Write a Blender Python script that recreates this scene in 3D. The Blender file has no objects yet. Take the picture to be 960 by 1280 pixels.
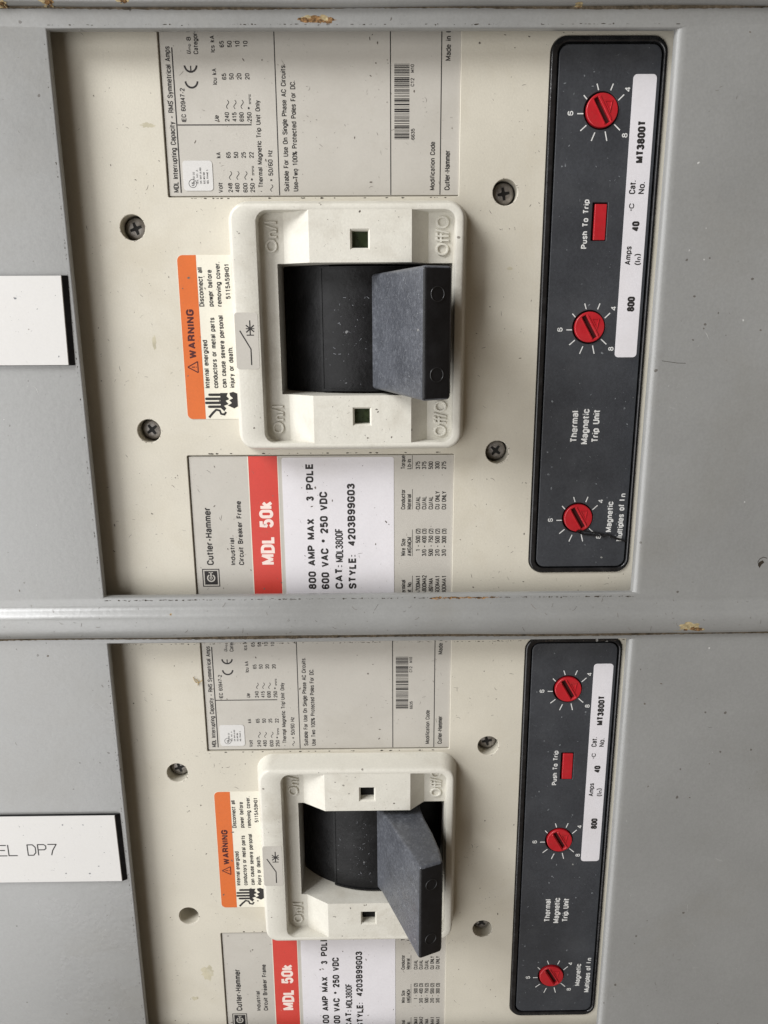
import bpy, bmesh, math, random
from mathutils import Matrix, Vector

C = bpy.context.scene.collection
sc = bpy.context.scene

# ------------------------------------------------------------------ camera
# Panel frame used throughout: u to the right, v down, w out of the panel (millimetres).
def world(u, v, w):
    return Vector((u * .001, -w * .001, -v * .001))

cam_d = bpy.data.cameras.new('camera')
cam = bpy.data.objects.new('camera', cam_d)
C.objects.link(cam)
FPX, RX, RY, RZ = 960.27, 0.2500, -0.010, -0.008
def rot(rx, ry, rz):
    return Matrix.Rotation(rz, 3, 'Z') @ Matrix.Rotation(ry, 3, 'Y') @ Matrix.Rotation(rx, 3, 'X')
M = rot(RX, RY, RZ)                      # (u, v, depth) -> camera (right, down, forward)
def cam_dir(r):                          # row of M is an axis in (u, v, -w)
    return Vector((r[0], r[2], -r[1]))   # to world: X = u, Y = depth, Z = -v
right, down, fwd = cam_dir(M[0]), cam_dir(M[1]), cam_dir(M[2])
mw = Matrix((right, -down, -fwd)).transposed().to_4x4()
mw.translation = world(-44.16, -4.25, 279.86)
cam.matrix_world = mw
cam_d.sensor_fit = 'HORIZONTAL'
cam_d.sensor_width = 36
cam_d.lens = FPX / 960 * 36
cam_d.clip_start = .01
cam_d.clip_end = 50
sc.camera = cam

# ------------------------------------------------------------------ light
wd = bpy.data.worlds.new('World'); sc.world = wd; wd.use_nodes = True
bg = wd.node_tree.nodes['Background']
bg.inputs[0].default_value = (1.0, .80, .60, 1); bg.inputs[1].default_value = .13

def area(name, pos, target, size, size_y, power, col):
    d = bpy.data.lights.new(name, 'AREA'); d.shape = 'RECTANGLE'
    d.size = size; d.size_y = size_y; d.energy = power; d.color = col
    o = bpy.data.objects.new(name, d); C.objects.link(o)
    p = world(*pos); o.location = p
    o.rotation_euler = (world(*target) - p).to_track_quat('-Z', 'Y').to_euler()
    return o
area('window_light', (-930, -760, 600), (-20, 80, 0), .55, .55, 19.5, (.985, .99, 1.0))
area('left_sheen_light', (-900, 420, 1000), (-60, 90, 0), 1.2, 1.6, 17.0, (.985, .99, 1.0))  # added lamp, no real source: set left and low for sheen on the left plates

sc.view_settings.view_transform = 'Standard'
sc.view_settings.look = 'None'
sc.view_settings.exposure = 0.12
sc.view_settings.gamma = 1
sc.render.engine = 'CYCLES'

# ------------------------------------------------------------------ materials
def nd(nt, t, **kw):
    n = nt.nodes.new(t)
    for k, v in kw.items():
        if k in n.inputs: n.inputs[k].default_value = v
        else: setattr(n, k, v)
    return n

def mat(name, col, rough=.5, spec=.5, mottle=.06, mscale=60, dirt=None, dirt_amt=0, dirt_scale=25,
        specks=0, speck_col=(.06, .05, .04), bump=0, bscale=900, metallic=0, coat=0, grain=0):
    m = bpy.data.materials.new(name); m.use_nodes = True
    nt = m.node_tree; L = nt.links.new
    b = nt.nodes['Principled BSDF']
    b.inputs['Roughness'].default_value = rough
    b.inputs['Specular IOR Level'].default_value = spec
    b.inputs['Metallic'].default_value = metallic
    b.inputs['Coat Weight'].default_value = coat
    b.inputs['Coat Roughness'].default_value = .25
    geo = nd(nt, 'ShaderNodeNewGeometry'); pos = geo.outputs['Position']
    n1 = nd(nt, 'ShaderNodeTexNoise', Scale=mscale, Detail=5.0, Roughness=.6); L(pos, n1.inputs['Vector'])
    r1 = nd(nt, 'ShaderNodeMapRange'); r1.inputs[1].default_value = .3; r1.inputs[2].default_value = .7
    r1.inputs[3].default_value = 1 - mottle; r1.inputs[4].default_value = 1 + mottle * .6
    L(n1.outputs[0], r1.inputs[0])
    mx = nd(nt, 'ShaderNodeMix', data_type='RGBA', blend_type='MULTIPLY'); mx.inputs[0].default_value = 1
    mx.inputs[6].default_value = (*col, 1)
    L(r1.outputs[0], mx.inputs[7])
    c = mx.outputs[2]
    if grain:
        ng = nd(nt, 'ShaderNodeTexNoise', Scale=1400.0, Detail=2.0); L(pos, ng.inputs['Vector'])
        rg = nd(nt, 'ShaderNodeMapRange'); rg.inputs[1].default_value = .3; rg.inputs[2].default_value = .7
        rg.inputs[3].default_value = 1 - grain; rg.inputs[4].default_value = 1 + grain; L(ng.outputs[0], rg.inputs[0])
        mg = nd(nt, 'ShaderNodeMix', data_type='RGBA', blend_type='MULTIPLY'); mg.inputs[0].default_value = 1
        L(c, mg.inputs[6]); L(rg.outputs[0], mg.inputs[7]); c = mg.outputs[2]
    if dirt:
        n2 = nd(nt, 'ShaderNodeTexNoise', Scale=dirt_scale, Detail=8.0, Roughness=.68, Distortion=.4); L(pos, n2.inputs['Vector'])
        r2 = nd(nt, 'ShaderNodeMapRange'); r2.inputs[1].default_value = .50; r2.inputs[2].default_value = .78
        r2.inputs[3].default_value = 0; r2.inputs[4].default_value = dirt_amt; L(n2.outputs[0], r2.inputs[0])
        m2 = nd(nt, 'ShaderNodeMix', data_type='RGBA'); L(r2.outputs[0], m2.inputs[0]); L(c, m2.inputs[6])
        m2.inputs[7].default_value = (*dirt, 1); c = m2.outputs[2]
    if specks:
        nz = nd(nt, 'ShaderNodeTexNoise', Scale=500.0, Detail=2.0); L(pos, nz.inputs['Vector'])
        va = nd(nt, 'ShaderNodeVectorMath', operation='SCALE'); L(nz.outputs['Color'], va.inputs[0]); va.inputs['Scale'].default_value = .0012
        vb = nd(nt, 'ShaderNodeVectorMath', operation='ADD'); L(pos, vb.inputs[0]); L(va.outputs[0], vb.inputs[1])
        vo = nd(nt, 'ShaderNodeTexVoronoi', Scale=260.0); L(vb.outputs[0], vo.inputs['Vector'])
        sep = nd(nt, 'ShaderNodeSeparateColor'); L(vo.outputs['Color'], sep.inputs[0])
        cl = nd(nt, 'ShaderNodeTexNoise', Scale=22.0, Detail=3.0); L(pos, cl.inputs['Vector'])
        pw = nd(nt, 'ShaderNodeMapRange'); pw.inputs[1].default_value = .45; pw.inputs[2].default_value = .75
        pw.inputs[3].default_value = 0; pw.inputs[4].default_value = specks * 4; L(cl.outputs[0], pw.inputs[0])
        lt = nd(nt, 'ShaderNodeMath', operation='LESS_THAN'); L(sep.outputs[0], lt.inputs[0]); L(pw.outputs[0], lt.inputs[1])
        rad = nd(nt, 'ShaderNodeMath', operation='MULTIPLY'); L(sep.outputs[1], rad.inputs[0]); rad.inputs[1].default_value = .16
        l2 = nd(nt, 'ShaderNodeMath', operation='LESS_THAN'); L(vo.outputs['Distance'], l2.inputs[0]); L(rad.outputs[0], l2.inputs[1])
        an = nd(nt, 'ShaderNodeMath', operation='MULTIPLY'); L(lt.outputs[0], an.inputs[0]); L(l2.outputs[0], an.inputs[1])
        an2 = nd(nt, 'ShaderNodeMath', operation='MULTIPLY'); L(an.outputs[0], an2.inputs[0]); an2.inputs[1].default_value = .75
        m3 = nd(nt, 'ShaderNodeMix', data_type='RGBA'); L(an2.outputs[0], m3.inputs[0]); L(c, m3.inputs[6])
        m3.inputs[7].default_value = (*speck_col, 1); c = m3.outputs[2]
    L(c, b.inputs['Base Color'])
    rr = nd(nt, 'ShaderNodeMapRange'); rr.inputs[1].default_value = .3; rr.inputs[2].default_value = .7
    rr.inputs[3].default_value = max(.05, rough - .07); rr.inputs[4].default_value = min(1, rough + .09)
    L(n1.outputs[0], rr.inputs[0]); L(rr.outputs[0], b.inputs['Roughness'])
    if bump:
        nb = nd(nt, 'ShaderNodeTexNoise', Scale=float(bscale), Detail=3.0, Roughness=.55); L(pos, nb.inputs['Vector'])
        bp = nd(nt, 'ShaderNodeBump'); bp.inputs['Strength'].default_value = bump; bp.inputs['Distance'].default_value = .0004
        L(nb.outputs[0], bp.inputs['Height']); L(bp.outputs[0], b.inputs['Normal'])
    return m

MAT = dict(
    plate=mat('grey_enamel', (.250, .252, .245), .32, 1.0, .09, 16, (.19, .175, .14), .35, 11, .10, (.07, .06, .05), .11, 520, grain=.045),
    cream=mat('cream_moulding', (.565, .532, .448), .44, .45, .07, 26, (.43, .38, .28), .45, 22, .04, (.10, .08, .06), .12, 1500, grain=.03),
    bezel=mat('bezel_plastic', (.64, .62, .55), .42, .45, .05, 45, (.36, .32, .25), .5, 55, .03, (.12, .10, .08), .15, 1300, grain=.035),
    label=mat('grey_label_film', (.475, .452, .405), .40, .45, .05, 40, (.33, .30, .25), .30, 34, .14, (.10, .09, .08), .08, 300, grain=.02),
    white=mat('white_label_paper', (.68, .66, .68), .38, .45, .04, 40, (.5, .46, .42), .22, 30, .07, (.15, .12, .1), .08, 260, grain=.02),
    cream_label=mat('cream_label_paper', (.70, .67, .57), .42, .4, .05, 50, (.5, .44, .33), .3, 40, .1, (.15, .12, .1), .08, 300, grain=.02),
    nameplate=mat('white_engraving_stock', (.60, .59, .57), .38, .4, .03, 30, (.55, .52, .48), .15, 26, .09, (.2, .17, .15), .05, 300, grain=.015),
    orange=mat('orange_ink', (.60, .13, .020), .42, .4, .06, 60, (.45, .16, .06), .3, 60, .1, grain=.03),
    red_ink=mat('red_ink', (.56, .055, .04), .40, .4, .05, 60, (.45, .12, .08), .25, 50, .08, (.7, .4, .3), grain=.03),
    ink=mat('black_ink', (.025, .023, .022), .5, .3, .25, 400),
    brown_ink=mat('dark_red_ink', (.07, .012, .012), .5, .3, .2, 400),
    pink_ink=mat('pale_ink', (.80, .66, .60), .45, .4, .08, 300),
    white_ink=mat('white_ink', (.66, .66, .64), .5, .4, .15, 500),
    black=mat('black_plastic', (.007, .007, .0075), .40, .2, .3, 90, (.03, .03, .032), .4, 120, .12, (.20, .20, .20), .25, 700, grain=.15),
    handle=mat('black_handle_plastic', (.008, .008, .009), .40, .35, .3, 120, (.02, .02, .022), .4, 150, .05, (.2, .2, .2), .2, 700, grain=.1),
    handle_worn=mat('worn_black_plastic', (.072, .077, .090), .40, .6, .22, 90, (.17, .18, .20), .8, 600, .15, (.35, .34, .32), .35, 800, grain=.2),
    trip=mat('charcoal_panel', (.038, .041, .047), .44, .5, .15, 50, (.065, .068, .073), .5, 60, .10, (.30, .30, .28), .10, 900, grain=.12),
    gasket=mat('black_gloss_gasket', (.010, .010, .011), .22, .6, .3, 200, (.05, .05, .05), .4, 200, .1, (.4, .4, .38), .2, 600),
    red=mat('red_plastic', (.42, .013, .020), .34, .5, .1, 200, (.25, .05, .04), .4, 300, 0, bump=.1, bscale=900),
    red_deep=mat('dark_slot', (.05, .006, .006), .6, .3),
    screw=mat('blackened_steel', (.30, .28, .26), .42, .5, .35, 600, (.10, .07, .04), .6, 500, 0, bump=.5, bscale=1500, metallic=.6),
    slot=mat('screw_recess', (.012, .011, .010), .6, .3),
    green=mat('green_window', (.018, .030, .008), .3, .5, .4, 500, (.05, .07, .02), .7, 700),
    dark=mat('dark_interior', (.010, .010, .010), .8, .2),
    scratch=mat('dark_scratch', (.15, .13, .11), .7, .2, .5, 900),
    scratch_dark=mat('chipped_dirt', (.045, .035, .025), .8, .2, .5, 900),
    scuff=mat('pale_scuff', (.52, .52, .50), .6, .3, .3, 900),
    grey_scuff=mat('grey_scuff', (.16, .17, .18), .6, .3, .5, 900),
    rust=mat('rusted_chip', (.23, .13, .055), .85, .2, .8, 700, (.06, .03, .015), .9, 500, .5, (.03, .02, .01), .9, 900, grain=.3),
    primer=mat('exposed_primer', (.43, .35, .20), .8, .2, .5, 500, (.25, .16, .07), .7, 400, .4, bump=.5),
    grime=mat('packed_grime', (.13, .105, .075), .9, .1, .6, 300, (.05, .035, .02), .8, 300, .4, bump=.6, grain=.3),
    chalk=mat('chalky_scuff', (.26, .27, .29), .7, .2, .5, 900),
    stain=mat('yellow_stain', (.50, .46, .34), .5, .3, .25, 120, (.57, .54, .46), .9, 160),
    straw=mat('dry_straw', (.42, .30, .12), .8, .2, .3, 600),
    ring=mat('moulded_ring', (.012, .012, .013), .35, .5),
)

# ------------------------------------------------------------------ mesh helpers (panel mm: x = u, y = -v, z = w)
TO_WORLD = Matrix.Scale(.001, 4) @ Matrix.Rotation(math.pi / 2, 4, 'X')

def finish(name, bm, m, parent=None, smooth=None, extra=None):
    me = bpy.data.meshes.new(name)
    bm.to_mesh(me); bm.free()
    return link(name, me, m, parent, smooth, extra)

def link(name, me, m, parent=None, smooth=None, extra=None):
    me.transform(TO_WORLD)
    idx = [p.material_index for p in me.polygons] if extra else None
    me.materials.clear()
    me.materials.append(MAT[m])
    for e in (extra or []): me.materials.append(MAT[e])
    if idx:
        for p, i in zip(me.polygons, idx): p.material_index = i
    if smooth:
        for p in me.polygons: p.use_smooth = True
        me.set_sharp_from_angle(angle=math.radians(smooth))
    o = bpy.data.objects.new(name, me); C.objects.link(o)
    if parent: o.parent = parent
    return o

def rrect(u0, u1, v0, v1, r=1.0, n=6):
    pts = []
    for cx, cy, a0 in ((u1 - r, -v0 - r, 0), (u0 + r, -v0 - r, 90), (u0 + r, -v1 + r, 180), (u1 - r, -v1 + r, 270)):
        for i in range(n + 1):
            a = math.radians(a0 + 90 * i / n)
            pts.append((cx + r * math.cos(a), cy + r * math.sin(a)))
    return pts

def circle(u, v, r, n=40):
    return [(u + r * math.cos(2 * math.pi * i / n), -v + r * math.sin(2 * math.pi * i / n)) for i in range(n)]

def slab_mesh(outer, holes, z0, z1, bevel=0, res=2):
    cu = bpy.data.curves.new('tmp', 'CURVE'); cu.dimensions = '2D'; cu.fill_mode = 'BOTH'
    for loop in [outer] + list(holes):
        s = cu.splines.new('POLY'); s.points.add(len(loop) - 1)
        for p, q in zip(s.points, loop): p.co = (q[0], q[1], 0, 1)
        s.use_cyclic_u = True
    cu.extrude = max(0, (z1 - z0) / 2 - bevel); cu.bevel_depth = bevel; cu.bevel_resolution = res; cu.offset = -bevel
    o = bpy.data.objects.new('tmp', cu); C.objects.link(o)
    dg = bpy.context.evaluated_depsgraph_get(); dg.update()
    me = bpy.data.meshes.new_from_object(o.evaluated_get(dg))
    me.transform(Matrix.Translation((0, 0, (z0 + z1) / 2)))
    bpy.data.objects.remove(o); bpy.data.curves.remove(cu)
    return me

def slab(name, outer, holes, z0, z1, m, parent=None, bevel=0):
    return link(name, slab_mesh(outer, holes, z0, z1, bevel), m, parent, 40)

def loft(bm, loops, cap_first=False, cap_last=False):
    rows = [[bm.verts.new((x, y, z)) for x, y in pts] for pts, z in loops]
    n = len(rows[0])
    for a, b in zip(rows, rows[1:]):
        for i in range(n):
            bm.faces.new((a[i], a[(i + 1) % n], b[(i + 1) % n], b[i]))
    if cap_first: bm.faces.new(rows[0][::-1])
    if cap_last: bm.faces.new(rows[-1])
    return rows

def prism(bm, prof, v0, v1):             # profile in (u, w), extruded along v
    a = [bm.verts.new((u, -v0, w)) for u, w in prof]
    b = [bm.verts.new((u, -v1, w)) for u, w in prof]
    n = len(prof)
    fs = [bm.faces.new((a[i], a[(i + 1) % n], b[(i + 1) % n], b[i])) for i in range(n)]
    fs.append(bm.faces.new(a[::-1])); fs.append(bm.faces.new(b))
    return a, b, fs

def ribbon(bm, pts, wd, z):
    n = len(pts); prev = None
    for i, (x, y) in enumerate(pts):
        x0, y0 = pts[max(0, i - 1)]; x1, y1 = pts[min(n - 1, i + 1)]
        dx, dy = x1 - x0, y1 - y0; l = math.hypot(dx, dy) or 1
        k = wd * .5 if not callable(wd) else wd(i / (n - 1)) * .5
        a = bm.verts.new((x - dy / l * k, y + dx / l * k, z)); b = bm.verts.new((x + dy / l * k, y - dx / l * k, z))
        if prev: bm.faces.new((prev[0], prev[1], b, a))
        prev = (a, b)

def rect(bm, u0, u1, v0, v1, z):
    vs = [bm.verts.new(p) for p in ((u0, -v1, z), (u1, -v1, z), (u1, -v0, z), (u0, -v0, z))]
    bm.faces.new(vs)

def poly(bm, pts, z):
    bm.faces.new([bm.verts.new((u, -v, z)) for u, v in pts])

def recalc(bm):
    bmesh.ops.remove_doubles(bm, verts=bm.verts, dist=.0005)
    bmesh.ops.recalc_face_normals(bm, faces=bm.faces)

# ------------------------------------------------------------------ lettering
_font = {}
def text_mesh(s, bold=0, depth=0, bev=0):
    key = (s, bold, depth, bev)
    if key not in _font:
        cu = bpy.data.curves.new('tmp', 'FONT'); cu.body = s; cu.size = 1; cu.resolution_u = 3
        cu.offset = bold; cu.extrude = depth; cu.bevel_depth = bev; cu.bevel_resolution = 2
        o = bpy.data.objects.new('tmp', cu); C.objects.link(o)
        dg = bpy.context.evaluated_depsgraph_get(); dg.update()
        me = bpy.data.meshes.new_from_object(o.evaluated_get(dg))
        bpy.data.objects.remove(o); bpy.data.curves.remove(cu)
        _font[key] = me
    return _font[key]
def bounds(me):
    xs = [v.co.x for v in me.vertices]; ys = [v.co.y for v in me.vertices]
    return min(xs), max(xs), min(ys), max(ys)
CAP = bounds(text_mesh('H'))[3]


# narrow grotesque lettering drawn as strokes: (advance width, strokes); cap height 1, x-height X_
X_ = .74
def E_(cx, cy, rx, ry, a0, a1, n=8):
    return [(cx + rx * math.cos(math.radians(a0 + (a1 - a0) * i / n)), cy + ry * math.sin(math.radians(a0 + (a1 - a0) * i / n))) for i in range(n + 1)]
def stad(x0, x1, y0, y1):
    r = (x1 - x0) / 2; ry = min(r * 1.05, (y1 - y0) / 2); c = (x0 + x1) / 2
    return E_(c, y1 - ry, r, ry, 0, 180, 10) + E_(c, y0 + ry, r, ry, 180, 360, 10) + [(x1, y1 - ry)]
def copen(x0, x1, y0, y1, g=.30):
    r = (x1 - x0) / 2; ry = min(r * 1.05, (y1 - y0) / 2); c = (x0 + x1) / 2; h = y1 - y0
    return [(x1, y1 - g * h)] + E_(c, y1 - ry, r, ry, 0, 180, 10) + E_(c, y0 + ry, r, ry, 180, 360, 10) + [(x1, y0 + g * h)]
W = .46
G = {
 ' ': (.26, []), 
 'A': (.52, [[(0, 0), (.26, 1), (.52, 0)], [(.09, .3), (.43, .3)]]),
 'B': (W, [[(0, 0), (0, 1), (.24, 1)] + E_(.24, .765, .2, .235, 90, -90) + [(0, .53)], [(0, .53), (.24, .53)] + E_(.24, .265, .22, .265, 90, -90) + [(0, 0)]]),
 'C': (W, [copen(0, W, 0, 1)]),
 'D': (W, [[(0, 0), (0, 1), (.2, 1)] + E_(.2, .74, .26, .26, 90, 0) + E_(.2, .26, .26, .26, 0, -90) + [(0, 0)]]),
 'E': (.40, [[(.4, 1), (0, 1), (0, 0), (.4, 0)], [(0, .52), (.36, .52)]]),
 'F': (.38, [[(.38, 1), (0, 1), (0, 0)], [(0, .5), (.34, .5)]]),
 'G': (W, [copen(0, W, 0, 1, .28)[:-1] + [(W, .25), (W, .45), (.25, .45)]]),
 'H': (W, [[(0, 0), (0, 1)], [(W, 0), (W, 1)], [(0, .52), (W, .52)]]),
 'I': (.0, [[(0, 0), (0, 1)]]),
 'J': (.36, [[(.36, 1), (.36, .2)] + E_(.18, .2, .18, .2, 0, -180)]),
 'K': (W, [[(0, 0), (0, 1)], [(W, 1), (0, .38)], [(.15, .56), (W, 0)]]),
 'L': (.36, [[(0, 1), (0, 0), (.36, 0)]]),
 'M': (.58, [[(0, 0), (0, 1), (.29, .12), (.58, 1), (.58, 0)]]),
 'N': (W, [[(0, 0), (0, 1), (W, 0), (W, 1)]]),
 'O': (W, [stad(0, W, 0, 1)]),
 'P': (W, [[(0, 0), (0, 1), (.24, 1)] + E_(.24, .74, .22, .26, 90, -90) + [(0, .48)]]),
 'Q': (W, [stad(0, W, 0, 1), [(.26, .2), (.5, -.05)]]),
 'R': (W, [[(0, 0), (0, 1), (.24, 1)] + E_(.24, .75, .21, .25, 90, -90) + [(0, .5)], [(.24, .5), (.42, .35), (W, 0)]]),
 'S': (.44, [[(.44, .74)] + E_(.22, .77, .22, .23, 0, 180) + [(.02, .66), (.12, .57), (.32, .47), (.42, .38)] + E_(.22, .24, .22, .24, 0, -180) ]),
 'T': (.44, [[(0, 1), (.44, 1)], [(.22, 1), (.22, 0)]]),
 'U': (W, [[(0, 1), (0, .23)] + E_(.23, .23, .23, .23, 180, 360) + [(W, 1)]]),
 'V': (.48, [[(0, 1), (.24, 0), (.48, 1)]]),
 'W': (.7, [[(0, 1), (.17, 0), (.35, .9), (.53, 0), (.7, 1)]]),
 'X': (.46, [[(0, 0), (.46, 1)], [(0, 1), (.46, 0)]]),
 'Y': (.46, [[(0, 1), (.23, .45), (.46, 1)], [(.23, .45), (.23, 0)]]),
 'Z': (.42, [[(0, 1), (.42, 1), (0, 0), (.42, 0)]]),
 'a': (.36, [[(.02, .58)] + E_(.18, .56, .17, .18, 160, 0) + [(.35, 0)], [(.35, .42), (.16, .40)] + E_(.16, .21, .16, .20, 90, 270) + [(.25, .03), (.35, .15)]]),
 'b': (.38, [[(0, 0), (0, 1)], stad(0, .38, 0, X_)]),
 'c': (.36, [copen(0, .36, 0, X_)]),
 'd': (.38, [[(.38, 0), (.38, 1)], stad(0, .38, 0, X_)]),
 'e': (.37, [[(0, .38), (.37, .38), (.37, .55)] + E_(.185, .55, .185, .19, 0, 180) + E_(.185, .19, .185, .19, 180, 350)]),
 'f': (.24, [[(.25, 1)] + E_(.22, .87, .13, .13, 90, 180) + [(.09, 0)], [(0, X_), (.24, X_)]]),
 'g': (.38, [stad(0, .38, 0, X_), [(.38, X_), (.38, -.08)] + E_(.19, -.08, .19, .17, 0, -165)]),
 'h': (.36, [[(0, 0), (0, 1)], [(0, .5)] + E_(.18, .54, .18, .2, 180, 0) + [(.36, 0)]]),
 'i': (.0, [[(0, 0), (0, X_)], [(0, .93), (0, 1.04)]]),
 'j': (.06, [[(.06, X_), (.06, -.12), (-.06, -.22)], [(.06, .93), (.06, 1.04)]]),
 'k': (.34, [[(0, 0), (0, 1)], [(.33, X_), (0, .3)], [(.1, .42), (.34, 0)]]),
 'l': (.0, [[(0, 0), (0, 1)]]),
 'm': (.58, [[(0, 0), (0, X_)], [(0, .5)] + E_(.145, .57, .145, .17, 180, 0) + [(.29, 0)], [(.29, .5)] + E_(.435, .57, .145, .17, 180, 0) + [(.58, 0)]]),
 'n': (.36, [[(0, 0), (0, X_)], [(0, .5)] + E_(.18, .54, .18, .2, 180, 0) + [(.36, 0)]]),
 'o': (.38, [stad(0, .38, 0, X_)]),
 'p': (.38, [[(0, -.25), (0, X_)], stad(0, .38, 0, X_)]),
 'q': (.38, [[(.38, -.25), (.38, X_)], stad(0, .38, 0, X_)]),
 'r': (.22, [[(0, 0), (0, X_)], [(0, .48)] + E_(.2, .52, .2, .22, 180, 80)]),
 's': (.34, [[(.33, .54)] + E_(.17, .57, .16, .17, 0, 190) + [(.06, .44), (.28, .31)] + E_(.17, .18, .17, .18, 30, -175)]),
 't': (.24, [[(.09, .95), (.09, .14)] + E_(.2, .12, .11, .12, 180, 270), [(-.05, X_), (.28, X_)]]),
 'u': (.36, [[(0, X_), (0, .2)] + E_(.18, .2, .18, .2, 180, 360), [(.36, 0), (.36, X_)]]),
 'v': (.36, [[(0, X_), (.18, 0), (.36, X_)]]),
 'w': (.54, [[(0, X_), (.135, 0), (.27, .68), (.405, 0), (.54, X_)]]),
 'x': (.34, [[(0, 0), (.34, X_)], [(0, X_), (.34, 0)]]),
 'y': (.36, [[(0, X_), (.18, .02)], [(.36, X_), (.14, -.14), (.02, -.22)]]),
 'z': (.32, [[(0, X_), (.32, X_), (0, 0), (.32, 0)]]),
 '0': (.42, [stad(0, .42, 0, 1)]),
 '1': (.42, [[(.06, .78), (.24, 1), (.24, 0)]]),
 '2': (.42, [[(0, .74)] + E_(.21, .77, .21, .23, 180, 0) + [(.40, .62), (0, 0), (.42, 0)]]),
 '3': (.42, [[(0, .78)] + E_(.2, .78, .19, .22, 170, -90) + [(.14, .55)], [(.14, .55)] + [(.2, .55)] + E_(.2, .27, .22, .27, 80, -175)]),
 '4': (.44, [[(.34, 0), (.34, 1), (0, .27), (.46, .27)]]),
 '5': (.42, [[(.38, 1), (.05, 1), (.02, .52)] + E_(.21, .33, .21, .30, 125, 0) + E_(.21, .27, .21, .27, 0, -170)]),
 '6': (.42, [[(.40, .78)] + E_(.21, .78, .2, .22, 20, 180) + [(0, .3)] + E_(.21, .28, .21, .28, 180, 540, 20)]),
 '7': (.42, [[(0, 1), (.42, 1), (.2, .45), (.14, 0)]]),
 '8': (.42, [E_(.21, .77, .18, .23, -90, 270, 18), E_(.21, .27, .21, .27, -90, 270, 18)]),
 '9': (.42, [[(.02, .22)] + E_(.21, .22, .2, .22, 200, 360) + [(.42, .7)] + E_(.21, .72, .21, .28, 0, 360, 20)]),
 '.': (.0, [[(0, -.04), (0, .10)]]), ':': (.0, [[(0, -.04), (0, .10)], [(0, .5), (0, .64)]]),
 '-': (.22, [[(0, .36), (.22, .36)]]), '–': (.36, [[(0, .4), (.36, .4)]]),
 '/': (.26, [[(0, -.05), (.26, 1.05)]]), '(': (.14, [[(.14, 1.1)] + E_(.3, .42, .3, .7, 120, 240)]),
 ')': (.14, [[(0, 1.1)] + E_(-.16, .42, .3, .7, 60, -60)]),
 '*': (.3, [[(.15, .45), (.15, .95)], [(0, .58), (.3, .82)], [(0, .82), (.3, .58)]]),
 '=': (.34, [[(0, .3), (.34, .3)], [(0, .56), (.34, .56)]]),
 '%': (.6, [E_(.12, .78, .12, .2, 0, 360, 12), E_(.48, .2, .12, .2, 0, 360, 12), [(.1, 0), (.5, 1)]]),
 '•': (.12, [[(0, .4), (.12, .4)], [(0, .5), (.12, .5)]]),
}
def stroke(bm, pts, wd, z):              # mitred ribbon
    P = [Vector(p) for p in pts]
    P = [p for i, p in enumerate(P) if i == 0 or (p - P[i - 1]).length > 1e-4]
    if len(P) < 2: return
    closed = (P[0] - P[-1]).length < 1e-3 and len(P) > 3
    if closed: P = P[:-1]
    n = len(P); k = wd / 2; prev = None; first = None
    for i in range(n):
        a = P[i - 1] if (i or closed) else None; b = P[(i + 1) % n] if (i < n - 1 or closed) else None
        d0 = (P[i] - a).normalized() if a is not None else None; d1 = (b - P[i]).normalized() if b is not None else None
        d0 = d0 if d0 is not None else d1; d1 = d1 if d1 is not None else d0
        n0 = Vector((-d0.y, d0.x)); n1 = Vector((-d1.y, d1.x)); m_ = n0 + n1
        if a is not None and b is not None and n0.dot(n1) < -.25:      # sharp corner: end one stroke, begin the next
            e0 = P[i] + d0 * k * .45; q = (bm.verts.new((e0.x + n0.x * k, e0.y + n0.y * k, z)), bm.verts.new((e0.x - n0.x * k, e0.y - n0.y * k, z)))
            if prev: bm.faces.new((prev[0], prev[1], q[1], q[0]))
            e1 = P[i] - d1 * k * .45; prev = (bm.verts.new((e1.x + n1.x * k, e1.y + n1.y * k, z + .002)), bm.verts.new((e1.x - n1.x * k, e1.y - n1.y * k, z + .002)))
            continue
        if m_.length < .2: m_ = n0.copy()
        m_.normalize(); f = min(1.7, 1 / max(.3, m_.dot(n0)))
        q = (bm.verts.new((P[i].x + m_.x * k * f, P[i].y + m_.y * k * f, z)), bm.verts.new((P[i].x - m_.x * k * f, P[i].y - m_.y * k * f, z)))
        if prev: bm.faces.new((prev[0], prev[1], q[1], q[0]))
        else: first = q
        prev = q
    if closed: bm.faces.new((prev[0], prev[1], first[1], first[0]))

def draw_text(bm, s, ub, vs, ve, h, z, wt=.13, gap=.055, lean=0):
    wt_mm = wt * h; gp = gap + wt
    tot = sum(G[c][0] for c in s) + gp * (len(s) - 1)
    sx = (vs - ve - wt_mm) / max(tot, .01)
    if len(s) == 1 and G[s][0] < .01: sx = h
    x = 0; hh = h - wt_mm; dz = 0
    for ch in s:
        w_, st = G[ch]
        for q in st:
            dz += 1
            pts = []
            for (a, b) in q:
                X = (x + a + lean * b) * sx + wt_mm / 2; Y = b * hh + wt_mm / 2
                pts.append((ub - Y, X - vs))
            if ch in 'MNWVA4' and len(pts) > 2: stroke(bm, pts, wt_mm * .92, z + (dz % 3) * .003)
            else: stroke(bm, pts, wt_mm, z + (dz % 3) * .003)
        x += w_ + gp

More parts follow.
